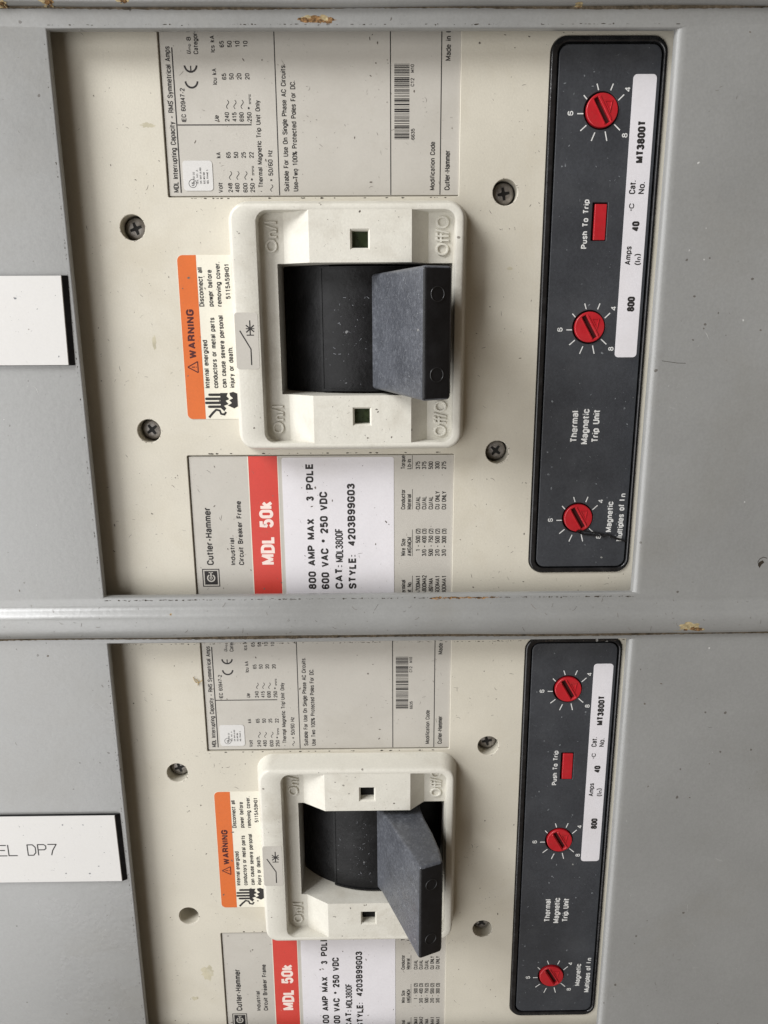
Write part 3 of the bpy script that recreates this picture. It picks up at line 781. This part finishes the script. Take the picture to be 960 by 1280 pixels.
# ------------------------------------------------------------------ circuit breaker
def part(o, label=None):
    if label: o['label'] = label
    return o
K = [(31.7, -70.0), (31.8, 0.0), (31.8, 70.0)]
SCREWS = [(-126.8, -34.0), (-126.8, 36.0), (.6, -44.8), (.6, 44.7)]
def build_breaker():
    root = bpy.data.objects.new('circuit_breaker', None); C.objects.link(root)
    root.location = world(0, 0, 0); root['category'] = 'circuit breaker'
    sh = [circle(u, v, 4.25, 40) for u, v in SCREWS]
    # moulded cover with pockets for the labels and the trip unit
    up = rrect(-113.9, -15.3, -104, -43.6, .5, 3); lo = rrect(-113.7, -15.3, 45.2, 104, .5, 3)
    trip = rrect(14.0, 52.5, -92.4, 91.7, 5.2, 8); mid = rrect(-79.5, -15, -23.5, 24.5, .5, 3)
    slab('cover', rrect(-158, 59, -105.2, 105.2, 1, 4), [up, lo, trip, mid] + sh, -1.6, 0, 'cream', root, .22)
    slab('housing', rrect(-157, 58, -103, 103, 2, 4), [mid] + [circle(u, v, 4.35, 32) for u, v in SCREWS], -46, -1.62, 'cream', root)
    # ---- labels
    l1 = slab('rating_label', rrect(-113.4, -15.35, -103.5, -44.1, .2, 2), [], -1.6, -.62, 'label', root)
    # film sits low in its pocket: print 0.03 above
    Z = -.585
    lettering('printed_line', UP + UP2, Z, 'ink', l1, joined=True)
    bm = bmesh.new()
    rect(bm, -109.75, -109.35, -89.3, -45.1, Z); rect(bm, -109.3, -84.7, -66.35, -66.0, Z)
    for u in (-76.2, -38.35, -21.6): rect(bm, u - .16, u + .16, -103, -44.2, Z)
    # CE mark
    for cv in (-77.4, -82.1):
        ribbon(bm, [(-103.8 + 2.0 * math.sin(math.radians(t)), -cv + 2.1 * (1 - math.cos(math.radians(t)))) for t in range(-84, 85, 12)], .6, Z)
    rect(bm, -104.0, -103.6, -83.9, -82.1, Z + .003)
    # barcode
    rb = random.Random(66); v = -84.3
    while v < -61.6:
        t = rb.choice((.16, .16, .22, .34, .48)); rect(bm, -37.1, -32.1, v, min(v + t, -61.5), Z); v += t + rb.choice((.14, .18, .26, .42))
    o = finish('printed_lines', bm, 'ink', l1); o['kind'] = 'stuff'
    st = slab('approval_sticker', rrect(-108.5, -98.5, -55.2, -45.7, 1.1, 5), [], -.6, -.45, 'nameplate', root, .04)
    rows = [(s, -106.2 + i * 1.15 + 1.6, -47.9 + (.0 if i else 0), -51.6 - (i % 3) * .7, .62) for i, s in enumerate(('LISTED CO', 'ISS. NO. A', 'CIR. BKR UL489', 'ELEC. MFG 1004', 'MDL FRAME 3'))]
    t = lettering('printed_line', rows, -.44, 'ink', st, joined=True)
    bm = bmesh.new(); ribbon(bm, [(-105.4 + 1.3 * math.cos(a * .3142), 48.0 + 1.3 * math.sin(a * .3142)) for a in range(21)], .18, -.44)
    put_text(bm, ('UL', -104.9, -47.25, -48.75, 1.0), -.438, .02); finish('approval_mark', bm, 'ink', st)
    l2 = slab('frame_label', rrect(-113.2, -15.35, 45.7, 103.5, .2, 2), [], -1.6, -.62, 'label', root)
    lettering('printed_line', [r for r in LO1 if r[0] not in ('logo', 'MDL 50k')], Z, 'ink', l2, .012)
    lettering('printed_table', LO2[8:], Z, 'ink', l2, .0, joined=True)
    bm = bmesh.new(); rect(bm, -91.4, -80.7, 45.7, 103, Z); finish('red_band', bm, 'red_ink', l2)
    lettering('band_lettering', [('MDL 50k', -82.95, 87.8, 62.8, 5.3, .022)], Z + .03, 'pink_ink', l2)
    bm = bmesh.new(); rect(bm, -91.75, -91.42, 45.7, 103, Z); rect(bm, -80.68, -80.4, 45.7, 103, Z); finish('band_edging', bm, 'cream_label', l2)
    # maker's mark: framed square with a rounded C shape and bar
    bm = bmesh.new()
    u0, u1, v0, v1 = -111.1, -104.5, 89.3, 96.5
    for a in ((u0, u1, v0, v0 + .35), (u0, u1, v1 - .35, v1), (u0, u0 + .35, v0 + .35, v1 - .35), (u1 - .35, u1, v0 + .35, v1 - .35)): rect(bm, *a, Z)
    rect(bm, u0 + .85, u1 - .85, v0 + .85, v1 - .85, Z); finish('emblem', bm, 'ink', l2)
    bm = bmesh.new(); cu_, cv_ = -107.8, 93.0
    ribbon(bm, [(cu_ + 1.35 * math.cos(math.radians(a)), -cv_ + 1.35 * math.sin(math.radians(a))) for a in range(120, 421, 15)], .5, Z + .03)
    ribbon(bm, [(cu_ + .45 * math.cos(math.radians(a)), -cv_ + .45 * math.sin(math.radians(a))) for a in range(0, 361, 24)], .3, Z + .03)
    rect(bm, cu_ - .25, cu_ + .25, 90.7, 92.3, Z + .03); rect(bm, cu_ - .8, cu_ + .8, 90.6, 90.95, Z + .03); finish('emblem_mark', bm, 'label', l2)
    l3 = slab('type_sticker', rrect(-79.1, -37.5, 46.3, 103.4, .9, 4), [], -.62, -.5, 'white', root, .04)
    lettering('printed_line', [r + ((.0,) if r[0] == 'MDL3800F' else (.027,)) for r in LO2[:8]], -.47, 'ink', l3, .027)
    # ---- warning label
    wl = slab('warning_label', rrect(-112.4, -90.0, -25.0, 31.8, 1.9, 6), [], -.02, .16, 'cream_label', root, .03)
    bm = bmesh.new()
    ol = [p for p in rrect(-112.35, -104, -24.95, 31.75, 1.9, 6) if p[0] < -105.9 - .05]
    ol = [(-105.8, 24.95)] + ol + [(-105.8, -31.75)]
    bm.faces.new([bm.verts.new((x, y, .185)) for x, y in ol]); finish('orange_band', bm, 'orange', wl)
    lettering('warning_word', [('WARNING', -107.75, 10.15, -6.83, 2.75, .03)], .21, 'brown_ink', wl)
    lettering('printed_line', WARN[2:10], .19, 'ink', wl, .010)
    bm = bmesh.new()
    T = [(-107.5, 15.1), (-111.1, 13.15), (-107.5, 11.2)]
    for p, q in zip(T, T[1:] + T[:1]): ribbon(bm, [(p[0], -p[1]), (q[0], -q[1])], .38, .21)
    rect(bm, -109.7, -108.5, 12.98, 13.32, .21); rect(bm, -108.2, -107.95, 12.98, 13.32, .21); finish('warning_triangle', bm, 'brown_ink', wl)
    bm = bmesh.new()       # hand struck by a discharge
    for a, b in ((23.0, -104.0), (24.45, -105.2), (25.9, -105.3), (27.3, -104.4)):
        rect(bm, b, -100.1, a - .46, a + .46, .2)
        bm.faces.new([bm.verts.new((b + .46 * math.cos(math.radians(t)), -a + .46 * math.sin(math.radians(t)), .2)) for t in range(90, 271, 30)])
    poly(bm, [(-100.15, 22.4), (-100.15, 27.8), (-99.0, 29.0), (-98.2, 27.9), (-99.0, 27.0), (-97.3, 26.4), (-98.3, 25.2), (-96.9, 24.6), (-97.9, 23.6), (-97.4, 22.4)][::-1], .202)
    poly(bm, [(-96.8, 22.4), (-95.4, 22.0), (-93.6, 22.8), (-92.0, 22.8), (-92.0, 26.6), (-93.4, 26.9), (-95.3, 28.0), (-96.9, 27.2), (-97.6, 26.9), (-96.1, 26.0), (-97.0, 25.0), (-95.6, 24.3), (-96.6, 23.4)][::-1], .2)
    ribbon(bm, [(-104.6, -31.2), (-103.2, -29.6), (-101.9, -28.4), (-100.6, -28.7), (-100.2, -29.9), (-99.0, -30.2), (-98.4, -29.2)], .8, .203)
    finish('hand_pictogram', bm, 'ink', wl)
    # ---- bezel
    bm = bmesh.new(); n = 8
    def rr(e, r): return rrect(-92.0 - e, -14.1 + e, -40.3 - e, 41.2 + e, r + e, n)
    rec = lambda e, r: rrect(-83.4 - e, -16.9 + e, -38.3 - e, 39.4 + e, r + e, n)
    opn = lambda r: rrect(-77.4, -17.35, -21.7, 22.7, r, n)
    loft(bm, [(rr(2.0, 5.0), -.02), (rr(1.1, 5.0), 4), (rr(.35, 5.0), 7.9), (rr(0.05, 5.0), 8.75), (rr(-.35, 5), 9.12), (rr(-.9, 5), 9.2),
              (rec(.25, 3.8), 9.2), (rec(.05, 3.8), 9.1), (rec(0, 3.8), 8.9), (rec(-.15, 3.8), 3.7), (rec(-.25, 3.7), 3.5), (opn(.3), 3.5), (opn(.3), -19)])
    bmesh.ops.recalc_face_normals(bm, faces=bm.faces)
    if sum(f.normal.z * f.calc_area() for f in bm.faces) < 0: bmesh.ops.reverse_faces(bm, faces=bm.faces)
    bz = finish('bezel', bm, 'bezel', root, 35)
    for (va, vb, wv) in ((-38.42, -21.7, -29.1), (22.7, 39.5, 30.1)):
        bm = bmesh.new()
        uL0, uL1, uR1, uR0 = -75.0, -65.9, -31.6, -25.6
        for (ua, wa, ub, wb) in ((uL0, 3.45, uL1, 9.18), (uR1, 9.18, uR0, 3.45)):
            q = [bm.verts.new((ua, -va, wa)), bm.verts.new((ub, -va, wb)), bm.verts.new((ub, -vb, wb)), bm.verts.new((ua, -vb, wa))]; bm.faces.new(q)
        for v_ in (va, vb):
            bm.faces.new([bm.verts.new((u, -v_, w)) for u, w in ((uL0, 3.45), (uL1, 9.18), (uR1, 9.18), (uR0, 3.45))])
        sq = lambda u0, u1, a, b: [(u1, -a), (u0, -a), (u0, -b), (u1, -b)]
        h = 2.75
        loft(bm, [(sq(uL1, uR1, va, vb), 9.18), (sq(-48.9 - h - .55, -48.9 + h + .55, wv - h - .55, wv + h + .55), 9.18),
                  (sq(-48.9 - h, -48.9 + h, wv - h, wv + h), 8.5), (sq(-48.9 - h + .1, -48.9 + h - .1, wv - h + .1, wv + h - .1), 3.0)])
        recalc(bm)
        if max(bm.faces, key=lambda f: f.calc_area()).normal.z < 0: bmesh.ops.reverse_faces(bm, faces=bm.faces)
        finish('raised_block', bm, 'bezel', bz)
        bm = bmesh.new(); rect(bm, -51.6, -46.2, wv - 2.7, wv + 2.7, 5.4); finish('indicator_window', bm, 'green', bz)
    for r in (('On/I', -77.3, -25.2, -35.4, 3.7), ('On/I', -77.3, 36.9, 26.6, 3.7), ('Off/O', -18.9, -24.0, -37.0, 4.1), ('Off/O', -18.9, 38.2, 25.2, 4.1)):
        bm = bmesh.new(); put_text(bm, r, 3.5, -.012, 0.045, .035, 9.0)
        finish('moulded_lettering', bm, 'bezel', bz, 50)
    cl = slab('symbol_label', rrect(-92.0, -84.1, -5.6, 13.4, .9, 4), [], 9.19, 9.27, 'label', root, .02)
    bm = bmesh.new()
    ribbon(bm, [(-86.85, -12.0), (-86.85, -6.6), (-90.4, -.4)], .42, 9.3)
    rect(bm, -88.1, -85.6, 1.75, 2.1, 9.3); ribbon(bm, [(-86.85, -1.9), (-86.85, 3.0)], .42, 9.302)
    ribbon(bm, [(-88.2, 1.4), (-85.5, -1.0 + .2)], .42, 9.304); ribbon(bm, [(-88.2, -1.0), (-85.5, 1.4)], .42, 9.306)
    ribbon(bm, [(-88.3, .25), (-85.4, .25)], .3, 9.308)
    finish('switch_symbol', bm, 'ink', cl)
    # ---- barrel behind the handle
    def arc(cu_, cw, R_, ua, ub, k=22):
        pts = []
        for i in range(k + 1):
            u = ua + (ub - ua) * i / k
            pts.append((u, cw + math.sqrt(max(0.01, R_ * R_ - (u - cu_) ** 2))))
        return pts
    bm = bmesh.new()
    prism(bm, arc(-46, -39.6, 42.0, -63.2, -17.9) + [(-20, -22), (-61, -22)], -20.9, 21.9)
    recalc(bm); finish('barrel', bm, 'black', root, 35)
    bm = bmesh.new()
    prism(bm, arc(-46, -39.6, 40.6, -76.9, -60, 16) + [(-60, -24), (-76, -24)], -21.5, 22.5)
    recalc(bm); br = finish('barrel_shroud', bm, 'black', root, 35)
    bm = bmesh.new()
    for va, vb in ((21.2, 21.95), (-20.95, -20.4)):
        prism(bm, arc(-46, -39.6, 42.35, -63.3, -17.9) + [(-20, -2), (-61, -2)], va, vb)
    prism(bm, arc(-46, -39.6, 42.25, -63.5, -62.7, 2) + [(-62.7, -5), (-63.5, -5)], -20.9, 21.9)
    recalc(bm); finish('barrel_rim', bm, 'black', root, 35)
    # ---- handle
    bm = bmesh.new()
    prof = [(-46.0, 1.0), (-44.6, 3.0), (-43.2, 5.2), (-36.5, 22.0), (-29.5, 39.9), (-20.5, 36.2), (-21.2, 28.5), (-23.2, 19), (-25.6, 10), (-27.0, 3), (-27.2, 0)]
    va, vb = -18.4, 21.2
    cols = []
    for v_, s in ((va, 1), (vb, 1)):
        cols.append([bm.verts.new((u, -(v_ + (-.55 if v_ < 0 else .45) * max(0, w) / 40), w)) for u, w in prof])
    k = len(prof)
    for i in range(k): bm.faces.new((cols[0][i], cols[0][(i + 1) % k], cols[1][(i + 1) % k], cols[1][i]))
    bm.faces.new(cols[0][::-1]); bm.faces.new(cols[1])
    recalc(bm)
    es = [e for e in bm.edges if len(e.link_faces) == 2 and e.calc_face_angle(0) > math.radians(35)]
    bmesh.ops.bevel(bm, geom=es, offset=1.6, segments=6, affect='EDGES', profile=.5, clamp_overlap=True)
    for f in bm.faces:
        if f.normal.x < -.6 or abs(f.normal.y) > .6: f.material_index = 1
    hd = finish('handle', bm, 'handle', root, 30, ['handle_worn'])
    bm = bmesh.new()        # moulded rings on the end face
    ax = Vector((9.0, 0, -3.7)).normalized(); nn = Vector((3.7, 0, 9.0)).normalized()
    for cv in (-10.6, 13.6):
        c = Vector((-25.0, -cv, 38.05)) + nn * .05
        rows = []
        for rr_, hh in ((2.05, 0), (2.15, .16), (2.3, .16), (2.4, 0)):
            rows.append([bm.verts.new(c + ax * rr_ * math.cos(t * .2618) + Vector((0, 1, 0)) * rr_ * math.sin(t * .2618) + nn * hh) for t in range(24)])
        for a, b in zip(rows, rows[1:]):
            for i in range(24): bm.faces.new((a[i], a[(i + 1) % 24], b[(i + 1) % 24], b[i]))
    recalc(bm); finish('moulded_ring', bm, 'ring', hd, 60)
    # ---- screws deep in their holes
    for (u, v), ang in zip(SCREWS, (20, 38, 10, 52)):
        bm = bmesh.new()
        prof = [(3.75, -6.0), (3.75, -5.0), (3.5, -4.45), (2.9, -4.1), (2.0, -3.9), (0.9, -3.8)]
        loft(bm, [(circle(u, v, r, 28), z) for r, z in prof], True, True); recalc(bm)
        s = finish('screw', bm, 'screw', root, 40)
        bm = bmesh.new()
        c, s_ = math.cos(math.radians(ang)), math.sin(math.radians(ang))
        cr = [(2.1, .42), (.75, .55), (.55, .75), (.42, 2.1), (-.42, 2.1), (-.55, .75), (-.75, .55), (-2.1, .42), (-2.1, -.42), (-.75, -.55), (-.55, -.75), (-.42, -2.1), (.42, -2.1), (.55, -.75), (.75, -.55), (2.1, -.42)]
        q = [(u + x * c - y * s_, -v + x * s_ + y * c) for x, y in cr]
        loft(bm, [(q, -3.82), (q, -3.72)], False, True); recalc(bm)
        finish('cross_recess', bm, 'slot', s)
    # ---- trip unit
    slab('trip_gasket', rrect(14.2, 52.3, -92.2, 91.5, 5.0, 8), [rrect(16.3, 51.1, -90.4, 89.8, 3.6, 8)], -1.5, .75, 'gasket', root, .45)
    holes = [circle(u, v, 5.85, 48) for u, v in K] + [rrect(30.7, 35.9, -41.4, -29.0, .15, 2)]
    tp = slab('trip_panel', rrect(16.9, 50.6, -89.8, 89.3, 3.2, 8), holes, -1.4, .25, 'trip', root, .22)
    bm = bmesh.new(); rect(bm, 15.5, 51.5, -91, 91, -1.35); finish('trip_backing', bm, 'dark', root)
    lettering('printed_line', TRIP, .28, 'white_ink', tp, .014)
    TK = [((-99, -63), (-120, -85)), ((-30, -113), (-42, -148)), ((45, -111), (59, -148)), ((96, -56), (130, -88)), ((-117, 17), (-155, 17)), ((-94, 82), (-130, 113)), ((-38, 122), (-58, 170)), ((26, 117), (40, 170)), ((80, 77), (118, 110))]
    for (ku, kv) in K:
        bm = bmesh.new()
        for (a, b) in TK:
            ribbon(bm, [(ku + .3 + a[0] / 18.7, -(kv + a[1] / 18.3)), (ku + .3 + b[0] / 18.7, -(kv + b[1] / 18.3))], .36, .28)
        put_text(bm, ('6', ku - 9.3, kv + 1.5, kv + .1, 1.9), .28, .0)
        put_text(bm, ('4', ku + 9.3, kv - 5.6, kv - 7.1, 1.9), .28, .0)
        put_text(bm, ('8', ku + 9.3, kv + 8.3, kv + 6.9, 1.9), .28, .0)
        o = finish('dial_markings', bm, 'white_ink', tp); o['kind'] = 'stuff'
    for (ku, kv) in K:
        d = Vector((85, -145)).normalized(); pn = Vector((d.y, -d.x))    # slot direction in (x, y)
        if pn.x < 0: pn = -pn
        def loc(a, b): return (ku + .15 + d.x * a + pn.x * b, -kv + d.y * a + pn.y * b)
        slot_ = [loc(-4.4, -.75), loc(4.4, -.75), loc(4.4, .75), loc(-4.4, .75)]
        kn = slab('adjustment_knob', circle(ku + .15, kv, 5.3, 48), [slot_], -1.3, .9, 'red', root, .28)
        bm = bmesh.new(); bm.faces.new([bm.verts.new((x, y, -.35)) for x, y in slot_]); recalc(bm); finish('knob_slot', bm, 'red_deep', kn)
        bm = bmesh.new()
        for sgn in (-1, 1):
            for e in (1.05, ):
                pts = [loc(-4.2, sgn * e), loc(4.2, sgn * e), loc(4.2, sgn * (e + .42)), loc(-4.2, sgn * (e + .42))]
                inn = [loc(-4.0, sgn * (e + .1)), loc(4.0, sgn * (e + .1)), loc(4.0, sgn * (e + .32)), loc(-4.0, sgn * (e + .32))]
                loft(bm, [(pts, .88), (inn, 1.25)], False, True)
        tri = [loc(-2.3, 1.9), loc(1.9, 1.9), loc(-.9, 4.3)]
        cen = loc(-.4, 2.7)
        f = lambda k_: [(cen[0] + (x - cen[0]) * k_, cen[1] + (y - cen[1]) * k_) for x, y in tri]
        loft(bm, [(f(1.08), .88), (f(1.0), 1.12), (f(.82), 1.12), (f(.70), .9)], False, False)
        recalc(bm); finish('knob_ridges', bm, 'red', kn)
    pb = slab('trip_button', rrect(31.5, 35.6, -40.9, -29.2, .25, 3), [], -1.3, .35, 'red', root, .2)
    ct = slab('catalogue_label', rrect(41.65, 49.45, -80.9, 10.6, 1.3, 5), [], .2, .34, 'white', root, .03)
    lettering('printed_line', [r + ((.04,) if r[0] in ('MT3800T', '40', '800') else (.008,)) for r in CATL], .37, 'ink', ct)
    return root

def copy_tree(o, parent=None):
    c = o.copy(); C.objects.link(c); c.parent = parent
    for ch in list(o.children): copy_tree(ch, c)
    return c

A = build_breaker()
B = copy_tree(A); B.location = world(.17, 210.9, 0)
for ch in list(B.children):     # one screw is sunk much deeper in its hole
    if ch.name.startswith('screw') and abs(sum(v.co.x for v in ch.data.vertices) / len(ch.data.vertices) + .1268) < .002 and sum(v.co.z for v in ch.data.vertices) < 0:
        ch.location = (0, .006, 0)
A['label'] = 'upper moulded case circuit breaker in the panel, all of its face in view'
for ch in B.children_recursive:          # the lower breaker's windows are empty and dark
    if ch.name.startswith('indicator_window'):
        ch.material_slots[0].link = 'OBJECT'; ch.material_slots[0].material = MAT['dark']
B['label'] = 'lower moulded case circuit breaker beneath the rolled lip, cut off by the photo bottom'
for r in (A, B): r['group'] = 'circuit breakers stacked in the panelboard'

AV_HOLES = [(-113.9, -15.3, -110, -43.6), (-113.7, -15.3, 45.2, 110), (14, 52.5, -92.4, 91.7), (-94.5, -12, -43, 44), (-113, -90, -25.5, 32.2)] + [(u - 4.4, u + 4.4, v - 4.4, v + 4.4) for u, v in SCREWS]
for root, sd in ((A, 1), (B, 2)):
    cov = [(-145, 52, -94, 100, .015)]
    wear('dirt_marks', cov, root, 'scratch', sd * 10, 190, 80, AV_HOLES, .3, 2.6, .12)
    wear('chipped_marks', cov, root, 'scratch_dark', sd * 10 + 1, 36, 26, AV_HOLES, .3, 1.6, .17)
    wear('label_scratches', [(-113, -16.2, -96, -44.5, -.57), (-113, -80, 46, 102, -.57), (-37, -16.2, 46, 102, -.57)], root, 'scratch', sd * 10 + 2, 120, 110, [(-109.5, -97.5, -56, -45)], .3, 2.6, .09)
    wear('sticker_specks', [(-79, -37.8, 46.5, 102, -.45)], root, 'scratch', sd * 10 + 3, 14, 45, (), .3, 3.0, .07)
    wear('warning_label_specks', [(-112, -94, -24.5, 31.5, .24)], root, 'scratch', sd * 10 + 4, 14, 26, (), .2, 1.4, .07)
    wear('bezel_marks', [(-91.4, -84, -34, 36, 9.225), (-86, -20, -40, -38.7, 9.225), (-65, -32.5, -38, -22.2, 9.2), (-65, -32.5, 23.2, 39, 9.2)], root, 'scratch', sd * 10 + 5, 60, 45, [(-52.8, -45, -33, -25), (-52.8, -45, 26, 34), (-92, -84, -5.8, 13.6)], .2, 1.5, .09)
    wear('trip_panel_dust', [(17.5, 49.8, -89, 88.8, .29)], root, 'grey_scuff', sd * 10 + 6, 70, 160, [(u - 6, u + 6, v - 6, v + 6) for u, v in K] + [(30, 36.5, -42, -28.5), (41.3, 49.8, -81.2, 10.9)], .2, 2.4, .06)
    # yellowed stains and grime collecting round the screws
    bm = bmesh.new(); rs = random.Random(sd * 7)
    sp = [(-120.5, 66, 3.0, 4.2), (-127, 80, 1.6, 1.2)] if sd == 2 else [(-122.4, 4.5, .7, 2.6), (-119, -66, 2.5, .8), (3, -20, 1.2, .6)]
    for q in sp: patch(bm, *q, lambda y: .012, rs.randint(0, 999), 24)
    o = finish('yellow_stain', bm, 'stain', root); o['kind'] = 'stuff'
    bm = bmesh.new()
    for (u, v) in SCREWS:
        for i in range(16):
            t = rs.gauss(1.2, 1.5); r = 4.3 + abs(rs.gauss(0, .18)); e = .05 + .12 * rs.random() ** 2
            poly(bm, [(u + r * math.cos(t) + e * 1.6 * math.cos(-k * 1.05 + i), v + r * math.sin(t) + e * math.sin(-k * 1.05 + i)) for k in range(6)], .014)
    o = finish('screw_grime', bm, 'scratch', root); o['kind'] = 'stuff'
    # dark dabs of dirt in the joint between bezel and labels
    rnd = random.Random(sd); bm = bmesh.new()
    for (vv) in (-43.2, 44.6):
        for i in range(26):
            u = rnd.uniform(-108, -18); r = rnd.uniform(.12, .42)
            poly(bm, [(u + r * 1.5 * math.cos(-t * 1.05) * rnd.uniform(.7, 1.2), vv + rnd.uniform(-.1, .1) + r * .6 * math.sin(-t * 1.05)) for t in range(6)], .02)
    o = finish('joint_dirt', bm, 'scratch_dark', root); o['kind'] = 'stuff'

# worn streaks and dust on the sloping side of each handle and on the barrel
for root, sd in ((A, 1), (B, 2)):
    rnd = random.Random(40 + sd); bm = bmesh.new()
    p0 = Vector((-43.2, 0, 5.2)); p1 = Vector((-29.9, 0, 38.9)); dr = (p1 - p0); L0 = dr.length; dr.normalize(); nn = Vector((-dr.z, 0, dr.x))
    def bump_line(a, v, ln, ang, w_):
        pr = None
        for t in range(5):
            x = a + ln * t / 4 * math.cos(ang); y = v + ln * t / 4 * math.sin(ang) + .1 * math.sin(t * 2)
            if not (.5 < x < L0 - .3 and -17.8 < y < 20.6): return
            k = w_ * (.3 + math.sin(math.pi * t / 4))
            c = p0 + dr * x + Vector((0, -y, 0)) + nn * .06
            sd_ = dr * (-math.sin(ang) * k) + Vector((0, -math.cos(ang) * k, 0))
            q = (bm.verts.new(c - sd_), bm.verts.new(c + sd_))
            if pr: bm.faces.new((pr[0], pr[1], q[1], q[0]))
            pr = q
    for i in range(620):
        a = L0 * (1 - rnd.random() ** 1.4 * .95); v = rnd.uniform(-17.5, 20.4)
        bump_line(a, v, .12 + 2.0 * rnd.random() ** 4, rnd.gauss(math.pi / 2, .9), .02 + .035 * rnd.random())
    o = finish('handle_scuffs', bm, 'chalk', root); o['kind'] = 'stuff'
    bm = bmesh.new()
    for i in range(60):
        u = rnd.gauss(-52, 5); v = rnd.gauss(3, 10)
        if not (-62 < u < -46 and -19.5 < v < 20.8): continue
        ln = .15 + 1.1 * rnd.random() ** 4; ang = rnd.uniform(0, 6.3); pr = None
        for t in range(4):
            x = u + ln * t / 3 * math.cos(ang); y = v + ln * t / 3 * math.sin(ang); z = -39.6 + math.sqrt(42 ** 2 - (x + 46) ** 2) + .06
            q = (bm.verts.new((x - math.sin(ang) * .06, -(y + math.cos(ang) * .06), z)), bm.verts.new((x + math.sin(ang) * .06, -(y - math.cos(ang) * .06), z)))
            if pr: bm.faces.new((pr[0], pr[1], q[1], q[0]))
            pr = q
    o = finish('barrel_dust', bm, 'chalk', root); o['kind'] = 'stuff'

# ------------------------------------------------------------------ loose bits
def tube(name, pts, r, m, label, cat, seg=6):
    cu = bpy.data.curves.new('tmp', 'CURVE'); cu.dimensions = '3D'; cu.bevel_depth = r; cu.bevel_resolution = 2
    for strand in pts:
        s = cu.splines.new('BEZIER'); s.bezier_points.add(len(strand) - 1)
        for b, q in zip(s.bezier_points, strand):
            b.co = (q[0], -q[1], q[2]); b.handle_left_type = b.handle_right_type = 'AUTO'
    o = bpy.data.objects.new('tmp', cu); C.objects.link(o)
    dg = bpy.context.evaluated_depsgraph_get(); dg.update()
    me = bpy.data.meshes.new_from_object(o.evaluated_get(dg))
    bpy.data.objects.remove(o); bpy.data.curves.remove(cu)
    o = link(name, me, m, None, 60); o['label'] = label; o['category'] = cat
    return o
tube('thread', [[(31.9, 74.6, 1.3), (34.5, 75.0, 1.3), (38, 75.6, .9), (41.5, 76.3, .8), (45, 77.4, .8), (48, 78.2, .9), (50.3, 79.3, 1.0)],
                [(31.5, 74.9, 1.2), (33.6, 76.2, .8), (37, 76.7, .7), (41.3, 77.0, .9), (44, 76.8, .8), (47, 78.3, .8), (50.6, 79.0, 1.0)],
                [(40, 76.2, .8), (41.8, 77.3, 1.2), (43.2, 76.4, .7), (44.6, 77.9, .9)]], .24, 'gasket', 'frayed black thread hanging from the lowest dial of the upper breaker', 'thread')
tube('straw_wisp', [[(-117.2, 134.0, .4), (-116, 136.3, .5), (-114.6, 136.0, .7), (-113.6, 135.2, .6)], [(-115.6, 137.6, .3), (-115.3, 136.0, .5), (-116.2, 134.9, .4)]], .14, 'straw', 'wisp of dry straw stuck beside the lower rating label', 'straw')
